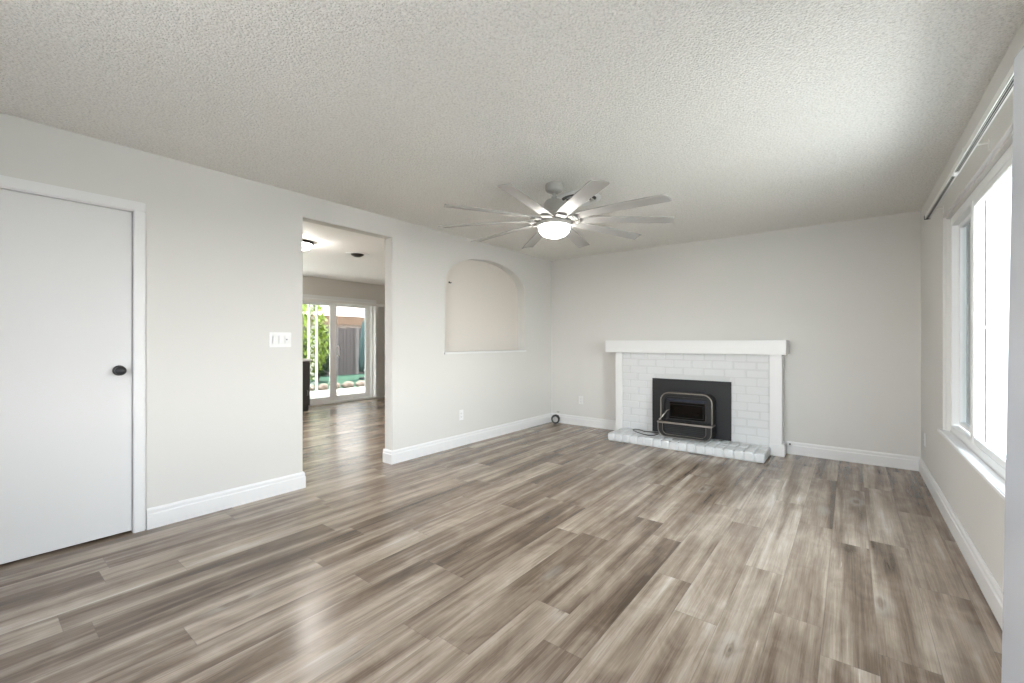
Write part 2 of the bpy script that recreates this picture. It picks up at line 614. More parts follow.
# ------------------------------------------------------------------ baseboards (profiled)
def baseboard(name, pts, side, parent=None, h=0.132, th=0.016):
    """pts: 2-D polyline; side=+1 the board lies to the left of travel"""
    prof = [(0, 0), (th, 0), (th, h * .70), (th * .72, h * .76), (th * .72, h * .90), (th * .35, h), (0, h)]
    bm = bmesh.new()
    P = [Vector((x, y)) for x, y in pts]
    rows = []
    for i, p in enumerate(P):
        d0 = (P[i] - P[i - 1]).normalized() if i > 0 else (P[1] - P[0]).normalized()
        d1 = (P[i + 1] - P[i]).normalized() if i < len(P) - 1 else d0
        n0 = Vector((-d0.y, d0.x)) * side
        n1 = Vector((-d1.y, d1.x)) * side
        mn = (n0 + n1)
        mn = mn / max(mn.dot(n0), 1e-6)
        rows.append([bm.verts.new((p.x + mn.x * a, p.y + mn.y * a, z)) for a, z in prof])
    for a, b in zip(rows, rows[1:]):
        for k in range(len(prof)):
            j = (k + 1) % len(prof)
            bm.faces.new((a[k], a[j], b[j], b[k]))
    bm.faces.new(rows[0]); bm.faces.new(rows[-1][::-1])
    o = obj(name, bm, M['trim'])
    return struct(o)


baseboard('baseboard_left', [(XL, 0.753), (XL, OP0), (XL - T, OP0)], -1)
baseboard('baseboard_left_far', [(XL - T - .016, OP1), (XL - T, OP1), (XL, OP1), (XL, YB), (-2.44, YB)], -1)
baseboard('baseboard_right', [(-0.545, YB), (XR, YB), (XR, 1.06)], -1)
baseboard('baseboard_kitchen', [(KX, 5.47), (KX, KY1)], -1)

# ------------------------------------------------------------------ closed door in the left wall
d = struct(empty('door_1', (XL, 0.31, 0)))
def P_(o, par):  # parent keeping world position
    o.parent = par
    o.matrix_parent_inverse = Matrix.Translation(par.location).inverted() if par.rotation_euler.z == 0 else par.matrix_basis.inverted()
    return o
x0 = XL - 0.012
P_(obj('door_slab', B(x0 - .035, x0, D0 + .018, 0.684, 0.016, 2.028, 0.002), M['door']), d)
bm = bmesh.new()
# jamb lining and stop
box(bm, XL - T, XL + .002, 0.6875, D1 + .001, 0, DZ)
box(bm, XL - T, XL + .002, D0, D0 + .015, 0, DZ)
box(bm, XL - T, XL + .002, D0, D1, 2.031, DZ)
P_(obj('door_jamb', bm, M['trim']), d)
bm = bmesh.new()
box(bm, XL - .001, XL + .015, 0.6885, 0.747, 0, 2.036, 0.004)
box(bm, XL - .001, XL + .015, D0 - .045, D0 + .008, 0, 2.036, 0.004)
box(bm, XL - .001, XL + .015, D0 - .045, 0.747, 2.036, 2.096, 0.004)
P_(obj('door_casing', bm, M['trim']), d)
bm = bmesh.new()
box(bm, XL - T, XL - T + .02, D0, D1, 0, DZ)   # closes the frame behind the slab
P_(obj('door_stop', bm, M['slot']), d)
MX = Matrix.Translation((x0, 0.622, 1.03)) @ Matrix.Rotation(HP, 4, 'Y')
kn = lathe([(0, 0), (.031, 0), (.032, .004), (.028, .008), (.013, .010), (.012, .026), (.020, .030), (.0275, .040), (.0285, .048), (.025, .057), (.015, .063), (0, .065)], 28, M4=MX)
P_(obj('door_knob', kn, M['black'], smooth=True), d)

# ------------------------------------------------------------------ open entry door beside the camera
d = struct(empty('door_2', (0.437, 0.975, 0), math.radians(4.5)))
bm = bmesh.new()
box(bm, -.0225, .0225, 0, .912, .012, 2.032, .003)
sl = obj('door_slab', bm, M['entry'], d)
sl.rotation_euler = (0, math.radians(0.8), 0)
bm = bmesh.new()
for z in (.25, 1.0, 1.8):
    lathe([(0, -.05), (.008, -.05), (.008, .05), (0, .05)], 10, bm, Matrix.Translation((.03, 0.002, z)))
obj('hinge', bm, M['steel'], d)
kn = lathe([(0, 0), (.032, 0), (.032, .006), (.013, .010), (.012, .03), (.024, .034), (.028, .046), (.022, .06), (0, .063)], 24,
           M4=Matrix.Translation((.0225, .845, 1.0)) @ Matrix.Rotation(HP, 4, 'Y'))
obj('door_knob', kn, M['black'], d, smooth=True)
bm = bmesh.new()
box(bm, XR - .012, XR, E1 - .004, E1 + .055, 0, EZ + .055, .003)
box(bm, XR - .012, XR, E0 - .055, E0 + .004, 0, EZ + .055, .003)
box(bm, XR - .012, XR, E0 - .055, E1 + .055, EZ - .004, EZ + .055, .003)
struct(obj('trim_2', bm, M['trim']))

# ------------------------------------------------------------------ window in the right wall
wi = struct(empty('window_1', (XR, 3.13, WZ0)))
def wpart(name, bm, m, par=wi, **k):
    return P_(obj(name, bm, m, **k), par)
fx0, fx1 = 0.553, 0.600
bm = bmesh.new()
FZ0, FZ1 = 0.583, WZ1 + .001
box(bm, fx0, fx1, W1 - .045, W1 + .001, FZ0, FZ1, .003)
box(bm, fx0, fx1, W0 - .001, W0 + .045, FZ0, FZ1, .003)
box(bm, fx0, fx1, W0 + .04, W1 - .04, FZ1 - .062, FZ1, .003)
box(bm, fx0, fx1, W0 + .04, W1 - .04, FZ0, FZ0 + .045, .003)
box(bm, .636, .80, W0 - .03, W0 + .052, WZ0 - .03, FZ1 + .03, .003)
box(bm, .667, .80, W0, W1, WZ0 - .03, WZ0 + .03, .003)
wpart('window_frame', bm, M['vinyl'])
def sash(y0, y1, xa, xb, stile, rail, ztop, zbot, nm='sash'):
    bm = bmesh.new()
    box(bm, xa, xb, y0, y0 + stile, zbot, ztop, .004)
    box(bm, xa, xb, y1 - stile, y1, zbot, ztop, .004)
    box(bm, xa, xb, y0 + stile - .002, y1 - stile + .002, ztop - rail, ztop, .004)
    box(bm, xa, xb, y0 + stile - .002, y1 - stile + .002, zbot, zbot + rail, .004)
    o = wpart(nm, bm, M['vinyl'])
    g = obj('pane', B((xa + xb) / 2 - .003, (xa + xb) / 2 + .003, y0 + stile - .004, y1 - stile + .004, zbot + rail - .004, ztop - rail + .004), M['glass'])
    g.parent = o
    g.matrix_parent_inverse = wi.matrix_basis.inverted() if False else Matrix.Translation((0, 0, 0))
    g.location = (0, 0, 0)
    return o
sash(3.655, 4.262, .588, .618, .028, .030, 2.018, .632)
sash(2.65, 3.602, .552, .571, .03, .04, 2.018, .626)
sash(1.99, 2.60, .588, .618, .05, .045, 2.018, .632)
wpart('outer_jamb', B(.6005, .80, W1 - .049, W1 + .03, WZ0 - .03, FZ1 + .03, .003), mat('outer_jamb_shade', (.05, .052, .055), .7))  # dark colour stands in for the shade in the outer reveal
bm = bmesh.new()
box(bm, .624, .628, 3.69, 4.25, .65, 2.0)
wpart('insect_screen', bm, M['screen'])
bm = bmesh.new()
for ym in (3.60, 2.58):
    box(bm, .551, .599, ym + .004, ym + .06, FZ0 + .03, FZ1 - .05, .004)
    box(bm, .597, .640, ym + .03, ym + .05, FZ0 + .03, FZ1 - .05)
    box(bm, .606, .73, ym + .018, ym + .075, FZ0, FZ1 - .05, .004)
wpart('mullion', bm, M['vinyl'])
wpart('groove_strip', B(.599, .6065, 3.612, 3.632, FZ0 + .03, FZ1 - .05), M['slot'])  # black strip drawn for the dark groove between the mullion parts
bm = bmesh.new()
lathe([(0, 0), (.018, 0), (.018, .006), (.012, .011), (0, .012)], 20, bm, Matrix.Translation((.584, 3.603, 1.29)) @ Matrix.Rotation(HP, 4, 'X'))
box(bm, .574, .590, 3.588, 3.600, 1.284, 1.298, .002)
wpart('latch', bm, M['plastic'])
wpart('window_sill', B(.494, .5535, W0 - .07, W1 + .085, .556, .580, .005), M['trim'])
wpart('sill_board', B(.553, .66, W0, W1, .5625, .583), M['trim'])

# kitchen and front windows added for more daylight (frames only, out of view)
for nm, axis, c, u0, u1, z0, z1 in (('window_added_kitchen', 'x', KX - .06, -.5, 3.0, .6, 2.2), ('window_added_front', 'y', YF - .06, -1.8, -0.5, 0.75, 2.1)):
    bm = bmesh.new()
    for (a, b, e, f) in ((u0, u1, z0, z0 + .05), (u0, u1, z1 - .05, z1), (u0, u0 + .05, z0, z1), (u1 - .05, u1, z0, z1), ((u0 + u1) / 2 - .025, (u0 + u1) / 2 + .025, z0, z1)):
        if axis == 'x': box(bm, c - .03, c + .03, a, b, e, f)
        else: box(bm, a, b, c - .03, c + .03, e, f)
    struct(obj(nm, bm, M['vinyl']))

# ------------------------------------------------------------------ sliding glass door in the kitchen
sd = struct(empty('door_3', (KX, 4.68, 0)))
bm = bmesh.new()
for (a, b, e, f) in ((S0, S0 + .05, 0, SZ), (S1 - .05, S1, 0, SZ), (S0, S1, SZ - .06, SZ), (S0, S1, 0, .035)):
    box(bm, KX - .12, KX + .012, a, b, e, f, .004)
P_(obj('slider_frame', bm, M['vinyl']), sd)
def spanel(y0, y1, xa, xb, st):
    bm = bmesh.new()
    z0, z1 = .035, SZ - .06
    box(bm, xa, xb, y0, y0 + st, z0, z1, .004)
    box(bm, xa, xb, y1 - st, y1, z0, z1, .004)
    box(bm, xa, xb, y0 + st - .002, y1 - st + .002, z1 - .06, z1, .004)
    box(bm, xa, xb, y0 + st - .002, y1 - st + .002, z0, z0 + .09, .004)
    o = P_(obj('slider_panel', bm, M['vinyl']), sd)
    g = obj('pane', B((xa + xb) / 2 - .003, (xa + xb) / 2 + .003, y0 + st, y1 - st, z0 + .08, z1 - .05), M['dimpane'])
    g.parent = o
spanel(S0 + .04, 4.62, KX - .05, KX - .01, .13)
spanel(4.55, S1 - .04, KX - .105, KX - .065, .11)
bm = bmesh.new()
tube([(KX - .01, 4.655, .92), (KX + .03, 4.655, .94), (KX + .03, 4.655, 1.10), (KX - .01, 4.655, 1.12)], .009, 8, bm=bm)
P_(obj('pull_handle', bm, M['plastic']), sd)
bm = bmesh.new()
box(bm, KX, KX + .014, S0 - .06, S0, 0, SZ + .06, .003)
box(bm, KX, KX + .014, S1, S1 + .06, .0, SZ + .06, .003)
box(bm, KX, KX + .014, S0 - .06, S1 + .06, SZ, SZ + .06, .003)
struct(obj('trim_3', bm, M['trim']))

# ------------------------------------------------------------------ ceiling fan
fan = empty('ceiling_fan', (-1.816, 2.857, CH))
tag(fan, 'ten-bladed silver ceiling fan with a glowing round light hanging from the popcorn ceiling', 'ceiling fan')
obj('canopy', lathe([(0, 0), (.066, 0), (.068, -.010), (.068, -.044), (.060, -.056), (.035, -.066), (.028, -.070), (0, -.070)], 36), M['fan'], fan, smooth=35)
obj('downrod', lathe([(0, -.06), (.013, -.06), (.013, -.093), (.022, -.096), (.022, -.108), (.013, -.112), (.013, -.14), (0, -.15)], 20), M['steel'], fan, smooth=35)
obj('motor_housing', lathe([(0, -.118), (.035, -.119), (.064, -.127), (.077, -.147), (.080, -.170), (.081, -.215), (.080, -.222), (.088, -.226), (.094, -.245), (.098, -.272), (.098, -.300), (0, -.300)], 40), M['fan'], fan, smooth=35)
obj('light_ring', lathe([(0, -.275), (.09, -.276), (.122, -.290), (.132, -.300), (.132, -.326), (.126, -.330), (0, -.330)], 40), M['fan'], fan, smooth=35)
obj('light_lens', lathe([(.121, -.328), (.122, -.340), (.117, -.360), (.104, -.381), (.083, -.398), (.055, -.409), (.028, -.414), (0, -.415)], 40), M['lens'], fan, smooth=True)
R0, R1 = 0.135, 0.895
def blade_bm():
    bm = bmesh.new()
    n = 14
    top, bot = [], []
    cols = 6
    for i in range(n + 1):
        u = i / n
        r = R0 + (R1 - R0) * u
        wd = 0.092 + 0.016 * min(1, u * 1.6)
        lead, trail = wd * .5, -wd * .5
        z = 0.002 - 0.022 * u ** 1.6
        rowt, rowb = [], []
        for k in range(cols + 1):
            s = k / cols
            yv = trail + (lead - trail) * s
            rr = r
            if i == n: rr = r + 0.030 * s - 0.010 - .008 * s ** 6
            cz = 0.006 * (1 - (2 * s - 1) ** 2)
            p = Matrix.Rotation(math.radians(-9), 4, 'X') @ Vector((0, yv, cz))
            rowt.append(bm.verts.new((rr, p.y, z + p.z + .003)))
            rowb.append(bm.verts.new((rr, p.y, z + p.z - .003)))
        top.append(rowt); bot.append(rowb)
    for i in range(n):
        for k in range(cols):
            bm.faces.new((top[i][k], top[i + 1][k], top[i + 1][k + 1], top[i][k + 1]))
            bm.faces.new((bot[i][k], bot[i][k + 1], bot[i + 1][k + 1], bot[i + 1][k]))
        bm.faces.new((top[i][0], bot[i][0], bot[i + 1][0], top[i + 1][0]))
        bm.faces.new((top[i][cols], top[i + 1][cols], bot[i + 1][cols], bot[i][cols]))
    for k in range(cols):
        bm.faces.new((top[0][k], top[0][k + 1], bot[0][k + 1], bot[0][k]))
        bm.faces.new((top[n][k], bot[n][k], bot[n][k + 1], top[n][k + 1]))
    return bm
def arm_bm():
    bm = bmesh.new()
    Rm = Matrix.Rotation(math.radians(-9), 4, 'X')
    box(bm, .07, .19, -.022, .022, -.004, .004, .002)
    box(bm, .14, .20, -.038, .038, -.004, .004, .002, M4=Matrix.Translation((0, 0, -.004)) @ Rm)
    for dy in (-.02, .02):
        lathe([(0, -.004), (.006, -.004), (.004, -.011), (0, -.011)], 10, bm, Matrix.Translation((.18, dy, -.004)) @ Rm)
    return bm
b0 = a0 = None
for k in range(10):
    an = math.radians(-4.5 + 36 * k)
    if b0 is None:
        b0 = obj('blade', blade_bm(), M['blade'], fan, smooth=30)
        a0 = obj('blade_arm', arm_bm(), M['fan'], fan)
        bo, ao = b0, a0
    else:
        bo, ao = b0.copy(), a0.copy()
        COL.objects.link(bo); COL.objects.link(ao)
    bo.location = (0, 0, -.284)
    ao.location = (0, 0, -.289)
    bo.rotation_euler = ao.rotation_euler = (0, 0, an)

# round ceiling air diffuser behind the fan
dv = empty('ceiling_vent', (-1.82, 3.25, CH))
tag(dv, 'round white ceiling air vent with concentric rings behind the fan', 'air vent')
bm = lathe([(.145, 0), (.185, -.001), (.187, -.006), (.178, -.012), (.150, -.016), (.146, -.012)], 40)
bmesh.ops.delete(bm, geom=[f for f in bm.faces if len(f.verts) > 4], context='FACES_ONLY')
obj('outer_flange', bm, M['plastic'], dv, smooth=35)
obj('throat', lathe([(0, -.001), (.150, -.001), (.150, -.0035), (0, -.0035)], 36), M['slot'], dv)
for i, (ra, rb) in enumerate(((.135, .105), (.095, .065), (.055, .0))):
    pr = [(ra, -.034), (ra - .002, -.036), (max(rb, 0), -.014), (max(rb, 0), -.012)] if rb > 0 else [(ra, -.034), (ra - .002, -.037), (0, -.022)]
    bm = lathe(pr, 36)
    bmesh.ops.delete(bm, geom=[f for f in bm.faces if len(f.verts) > 4], context='FACES_ONLY')
    obj('louvre_ring', bm, M['plastic'], dv, smooth=True)
obj('centre_stem', lathe([(0, -.003), (.006, -.003), (.006, -.024), (0, -.024)], 10), M['plastic'], dv)

# ------------------------------------------------------------------ switches, outlets and small fittings
def screw(bm, M4):
    lathe([(0, 0), (.0035, 0), (.0025, .0015), (0, .0018)], 10, bm, M4)

def fitting(name, origin, rz, w, h, label, cat, kind, group=None):
    group = 'wall outlets' if kind == 'outlet' else group
    """plate in local X (width) / Z (height), facing local -Y"""
    e = empty(name, origin, rz)
    tag(e, label, cat, group)
    obj('cover_plate', B(-w / 2, w / 2, -.006, 0, -h / 2, h / 2, .0028), M['plastic'], e)
    if kind == 'outlet':
        for dz in (-.02, .02):
            r = obj('receptacle', B(-.017, .017, -.0085, -.004, dz - .0145, dz + .0145, .003), M['plastic'], e)
            bm = bmesh.new()
            box(bm, -.0085, -.0055, -.0092, -.008, dz - .002, dz + .007)
            box(bm, .0055, .0085, -.0092, -.008, dz - .002, dz + .007)
            lathe([(0, 0), (.003, 0), (.003, .001), (0, .001)], 10, bm, Matrix.Translation((0, -.0085, dz - .008)) @ Matrix.Rotation(HP, 4, 'X'))
            obj('slots', bm, M['slotgrey'], r)
        bm = bmesh.new(); screw(bm, Matrix.Translation((0, -.006, 0)) @ Matrix.Rotation(HP, 4, 'X'))
        obj('screw', bm, M['plastic'], e)
    elif kind == 'switch':
        for dx in (-.046, 0, .046):
            if w < .1 and dx: continue
            obj('rocker', B(dx - .0165, dx + .0165, -.010, -.004, -.033, .033, .003), M['plastic'], e)
        if w > .14:
            kb = lathe([(0, 0), (.006, 0), (.005, .006), (0, .006)], 14, M4=Matrix.Translation((.046, -.010, .002)) @ Matrix.Rotation(HP, 4, 'X'))
            obj('dimmer_knob', kb, mat('grey_plastic', (.45, .45, .46), .4), e)
    return e

fitting('light_switch', (XL, 1.585, 1.224), HP, .168, .118, 'white three-gang light switch plate on the left wall beside the doorway', 'light switch', 'switch')
fitting('wall_outlet', (XL, 3.613, .355), HP, .072, .118, 'white wall outlet on the left wall below the arched niche', 'outlet', 'outlet')
fitting('wall_outlet', (-3.066, YB, .367), 0, .072, .118, 'white wall outlet on the back wall between the corner and the fireplace', 'outlet', 'outlet')
fitting('wall_outlet', (XR, 5.25, .345), -HP, .072, .118, 'white wall outlet under the far end of the window', 'outlet', 'outlet')

# coax fitting, gas key plate
cx = empty('cable_jack', (-3.452, YB, .158))
tag(cx, 'small grey cable jack on the back wall just above the baseboard in the corner', 'cable jack')
obj('jack_plate', B(-.022, .022, -.005, 0, -.012, .012, .002), M['fan'], cx)
obj('connector', lathe([(0, 0), (.005, 0), (.005, .012), (0, .012)], 12, M4=Matrix.Translation((0, -.005, 0)) @ Matrix.Rotation(HP, 4, 'X')), M['steel'], cx)
gk = empty('gas_key_plate', (-.517, YB - .017, .108))
tag(gk, 'small round white gas valve plate with dark key hole right of the fireplace', 'gas valve')
obj('escutcheon', lathe([(0, 0), (.030, 0), (.028, .005), (.013, .009), (.013, .014), (0, .014)], 24, M4=Matrix.Rotation(HP, 4, 'X')), M['plastic'], gk, smooth=35)
obj('key_socket', lathe([(0, .0135), (.010, .0135), (.010, .0155), (0, .0155)], 16, M4=Matrix.Rotation(HP, 4, 'X')), M['slot'], gk)

# small hook at the left spring of the arch
hk = tube([(XL + .001, 3.425, 1.878), (XL + .012, 3.425, 1.878), (XL + .014, 3.430, 1.868), (XL + .018, 3.436, 1.872), (XL + .018, 3.437, 1.880)], .0045, 8)
lathe([(0, 0), (.011, 0), (.010, .003), (0, .003)], 14, hk, Matrix.Translation((XL, 3.425, 1.878)) @ Matrix.Rotation(HP, 4, 'Y'))
tag(obj('wall_hook', hk, M['bronze']), 'tiny dark hook at the left shoulder of the arched niche', 'hook')
# anchor left in the wall above the rod
an_ = lathe([(0, 0), (.006, 0), (.004, .003), (0, .003)], 12, M4=Matrix.Translation((XR, 3.30, 2.305)) @ Matrix.Rotation(-HP, 4, 'Y'))
tag(obj('wall_anchor', an_, M['fan']), 'small grey wall anchor above the curtain rod', 'wall anchor')

# coil of cable in the corner
pts = []
for i in range(97):
    a = 2 * math.pi * i / 24
    k = i / 96
    rr = .052 + .007 * math.sin(a * .5 + 1)
    pts.append((rr * math.cos(a), (k - .5) * .028 + .003 * math.sin(3 * a), rr * math.sin(a) * 1.05))
pts += [(.056, .02, .02), (.064, .035, .035), (.058, .05, .06)]
cc = tube(pts, .0078, 8)
bmesh.ops.rotate(cc, verts=cc.verts[:], cent=(0, 0, 0), matrix=Matrix.Rotation(math.radians(-14), 3, 'X'))
mz = min(v.co.z for v in cc.verts)
bmesh.ops.translate(cc, verts=cc.verts[:], vec=(0, 0, -mz))
co = obj('cable_coil', cc, M['rubber'], smooth=True, loc=(-3.43, 5.43, 0.0))
co.rotation_euler = (0, 0, math.radians(48))
tag(co, 'coil of black cable standing in the corner against the white baseboard', 'cable')

# ------------------------------------------------------------------ curtain rod above the window
rd = empty('curtain_rod', (.445, 3.3, 2.14))
tag(rd, 'white flat traverse curtain rod fixed above the window', 'curtain rod')
def rpart(name, bm, m): return P_(obj(name, bm, m), rd)
def channel(y0, y1, x, z, w, hgt):
    bm = bmesh.new()
    box(bm, x - w / 2, x - w / 2 + .002, y0, y1, z - hgt / 2, z + hgt / 2)
    box(bm, x + w / 2 - .002, x + w / 2, y0, y1, z - hgt / 2, z + hgt / 2)
    box(bm, x - w / 2, x + w / 2, y0, y1, z + hgt / 2 - .002, z + hgt / 2)
    box(bm, x - w / 2, x - w / 2 + .006, y0, y1, z - hgt / 2, z - hgt / 2 + .002)
    box(bm, x + w / 2 - .006, x + w / 2, y0, y1, z - hgt / 2, z - hgt / 2 + .002)
    return bm
rpart('outer_track', channel(1.75, 3.34, .445, 2.13, .030, .028), M['rod'])
rpart('inner_track', channel(3.30, 4.43, .445, 2.13, .028, .024), M['rod'])
bm = bmesh.new()
box(bm, .4335, .4565, 1.76, 3.34, 2.1195, 2.130)
box(bm, .4345, .4555, 3.30, 4.425, 2.120, 2.130)
rpart('track_slot', bm, M['slot'])
bm = bmesh.new()
tube([(.441, 1.76, 2.1175), (.441, 4.41, 2.1185)], .0014, 6, bm=bm)
tube([(.449, 1.76, 2.1175), (.449, 4.41, 2.1185)], .0014, 6, bm=bm)
rpart('draw_cord', bm, M['fan'])
bm = bmesh.new()
box(bm, .428, .462, 4.425, 4.437, 2.115, 2.145, .002)
rpart('end_cap', bm, M['bronze'])
bm = bmesh.new()
box(bm, .434, .456, 3.29, 3.345, 2.108, 2.118, .003)
rpart('carrier_clip', bm, M['plastic'])
for yb in (2.0, 3.0, 4.28):
    bm = bmesh.new()
    box(bm, .44, XR - .001, yb - .008, yb + .008, 2.1465, 2.150)
    box(bm, XR - .004, XR, yb - .010, yb + .010, 2.115, 2.165)
    box(bm, .427, .463, yb - .009, yb + .009, 2.144, 2.148)
    box(bm, .4255, .4278, yb - .009, yb + .009, 2.112, 2.148)
    rpart('bracket', bm, M['rod'])

# ------------------------------------------------------------------ fireplace
fp = empty('fireplace', (-1.51, 5.34, 0))
tag(fp, 'white painted brick fireplace with a thick white mantel and raised brick hearth', 'fireplace')
def fpart(name, bm, m, **k): return P_(obj(name, bm, m, **k), fp)
FY = 5.345            # brick face
BX0, BX1 = -2.345, -0.690
HZ = 0.095
PX0, PX1, PZ1 = -1.945, -1.053, .757      # steel plate
# masonry core
bm = bmesh.new()
box(bm, BX0 - .09, PX0 + .05, FY + .009, YB - .003, 0, 1.075)
box(bm, PX1 - .05, BX1 + .11, FY + .009, YB - .003, 0, 1.075)
box(bm, PX0 + .05, PX1 - .05, FY + .009, YB - .003, PZ1 - .05, 1.075)
box(bm, PX0 + .05, PX1 - .05, YB - .03, YB - .003, 0, PZ1)
fpart('masonry_core', bm, M['mortar'])
# brick courses
rb = random.Random(3)
bm = bmesh.new()
pitch = .0895
j = 0
z = HZ + .002
while z < 1.07:
    z1 = min(z + pitch - .0095, 1.074)
    x = BX0 + (.0 if j % 2 else -.11)
    while x < BX1:
        L = .222 + rb.uniform(-.008, .008)
        a, b = max(x, BX0), min(x + L - .0095, BX1 + (.003 if j % 2 else -.006))
        segs = [(a, b)]
        if z < PZ1 - .02:
            segs = []
            if a < PX0 + .01: segs.append((a, min(b, PX0 + .02)))
            if b > PX1 - .01: segs.append((max(a, PX1 - .02), b))
        for (p, q) in segs:
            if q - p > .025:
                dy = rb.uniform(-.005, .004)
                tilt = rb.uniform(-.004, .004)
                box(bm, p, q, FY + dy, FY + .03, z + tilt * .3, z1 + tilt * .3, .007, 2)
        x += L
    z += pitch
    j += 1
fpart('brick_face', bm, M['brick'], smooth=50)
# side boards
bm = bmesh.new()
box(bm, -2.440, -2.352, 5.338, YB - .003, 0, 1.075, .004)
zz = HZ + .02
fpart('side_board', bm, M['trim'])
bm = bmesh.new()
box(bm, -.684, -.574, 5.338, YB - .003, 0, 1.075, .004)
box(bm, -.686, -.548, 5.330, YB - .003, 0, .125, .004)
fpart('side_board', bm, M['trim'])
# mantel
bm = bmesh.new()
box(bm, -2.556, -.527, 5.275, YB - .003, 1.070, 1.223, .004)
fpart('mantel', bm, M['trim'])
# hearth: rowlock bricks
bm = bmesh.new()
x = -2.352
while x < -.672:
    x1 = min(x + .0935, -.668)
    a, b = x, x1 - .007
    e = rb.uniform(-.004, .004)
    ta = rb.uniform(-.002, .002)
    box(bm, a, b, 4.915 + e, 5.125, .002, HZ - .003 + ta, .012, 3)
    box(bm, a, b, 5.131, 5.352, .002, HZ - .003 - ta, .012, 3)
    x = x1
fpart('hearth_bricks', bm, M['brick'], smooth=50)
fpart('hearth_core', B(-2.34, -.682, 4.930, 5.352, 0, HZ - .013), M['mortar'])

# ------------------------------------------------------------------ wood stove insert
st = empty('stove_insert', (-1.5, 5.34, HZ))
tag(st, 'black wood stove insert with nickel trim set in the brick fireplace', 'stove')
def spart(name, bm, m, **k): return P_(obj(name, bm, m, **k), st)
bm = bmesh.new()
py = 5.328
box(bm, PX0, PX1, py - .004, py + .004, HZ + .002, PZ1, .001)
spart('surround_plate', bm, M['plate'])
SX0, SX1, SZ1, SY = -1.792, -1.212, .612, 5.175
def rrect(x0, x1, z0, z1, r_top, r_bot, y, n=7):
    pts = []
    for (cx, cz, r, a0) in ((x1 - r_bot, z0 + r_bot, r_bot, -90), (x1 - r_top, z1 - r_top, r_top, 0), (x0 + r_top, z1 - r_top, r_top, 90), (x0 + r_bot, z0 + r_bot, r_bot, 180)):
        for i in range(n + 1):
            a = math.radians(a0 + 90 * i / n)
            pts.append((cx + r * math.cos(a), y, cz + r * math.sin(a)))
    return pts
def prism(loop, y1, bm=None):
    bm = bm or bmesh.new()
    a = [bm.verts.new(p) for p in loop]
    b = [bm.verts.new((p[0], y1, p[2])) for p in loop]
    n = len(a)
    for i in range(n):
        bm.faces.new((a[i], a[(i + 1) % n], b[(i + 1) % n], b[i]))
    bm.faces.new(a); bm.faces.new(b[::-1])
    return bm
def hollow(outer, inner, y1):
    """ring between two loops of equal count, front at loop y, back at y1, with inner recess"""
    bm = bmesh.new()
    A = [bm.verts.new(p) for p in outer]; Bi = [bm.verts.new(p) for p in inner]
    C = [bm.verts.new((p[0], y1, p[2])) for p in outer]; Di = [bm.verts.new((p[0], y1, p[2])) for p in inner]
    n = len(A)
    for i in range(n):
        j = (i + 1) % n
        bm.faces.new((A[i], A[j], Bi[j], Bi[i])); bm.faces.new((A[i], C[i], C[j], A[j]))
        bm.faces.new((Bi[i], Bi[j], Di[j], Di[i])); bm.faces.new((C[i], Di[i], Di[j], C[j]))
    return bm
o_l = rrect(SX0, SX1, HZ + .012, SZ1, .10, .06, SY)
i_l = rrect(SX0 + .045, SX1 - .045, .285, SZ1 - .045, .065, .02, SY)
spart('stove_body', hollow(o_l, i_l, py - .002), M['iron'], smooth=35)
# nickel trim arch (open at the bottom, down to the ledge)
arch_pts = []
for p in rrect(SX0 + .006, SX1 - .006, .27, SZ1 - .004, .095, .001, SY - .006, 10):
    arch_pts.append(p)
seq = [(SX1 - .006, SY - .006, .275)] + [p for p in arch_pts if p[2] > .40][0:] + [(SX0 + .006, SY - .006, .275)]
ordered = sorted([p for p in arch_pts if p[2] > .4], key=lambda p: math.atan2(p[2] - .40, p[0] - (SX0 + SX1) / 2))
seq = [(SX1 - .006, SY - .006, .275)] + ordered + [(SX0 + .006, SY - .006, .275)]
spart('arch_trim', tube(seq, .0075, 8), M['chrome'], smooth=40)
# door: frame, window, rolled tube on top
dl = rrect(SX0 + .050, SX1 - .050, .290, SZ1 - .052, .055, .012, SY + .022)
dli = rrect(SX0 + .095, SX1 - .085, .305, SZ1 - .115, .012, .012, SY + .022)
dr = spart('stove_door', hollow(dl, dli, SY + .040), M['iron'], smooth=35)
def dpart(name, bm, m, **k):
    o = obj(name, bm, m, **k); o.parent = dr; return o
dpart('door_window', B(SX0 + .090, SX1 - .080, SY + .028, SY + .033, .300, SZ1 - .110), glassy('stove_window_glass', (.35, .32, .3)))
bm = tube([(SX0 + .075, SY + .006, SZ1 - .088), (SX1 - .072, SY + .006, SZ1 - .088)], .013, 12)
dpart('air_tube', bm, mat('blued_steel_tube', (.05, .055, .08), .35, .7), smooth=40)
bm = bmesh.new()
tube([(SX0 + .105, SY + .018, .325), (SX1 - .105, SY + .018, .325)], .004, 6, bm=bm)
tube([(SX0 + .105, SY + .018, .475), (SX1 - .105, SY + .018, .475)], .003, 6, bm=bm)
tube([(SX0 + .105, SY + .018, .325), (SX0 + .105, SY + .018, .475)], .003, 6, bm=bm)
tube([(SX1 - .105, SY + .018, .325), (SX1 - .105, SY + .018, .475)], .003, 6, bm=bm)
dpart('window_bead', bm, M['plate'])
bm = bmesh.new()
for zz in (.35, .46):
    dpart('door_hinge', lathe([(0, -.014), (.006, -.014), (.006, .014), (0, .014)], 12, M4=Matrix.Translation((SX1 - .062, SY + .014, zz))), M['plate'])
bm = bmesh.new()
tube([(SX0 + .095, SY + .02, .405), (SX0 + .085, SY - .02, .40), (SX0 + .030, SY - .075, .315), (SX0 + .012, SY - .085, .292)], [.006, .006, .008, .009], 8, bm=bm)
dpart('door_handle', bm, M['chrome'], smooth=40)
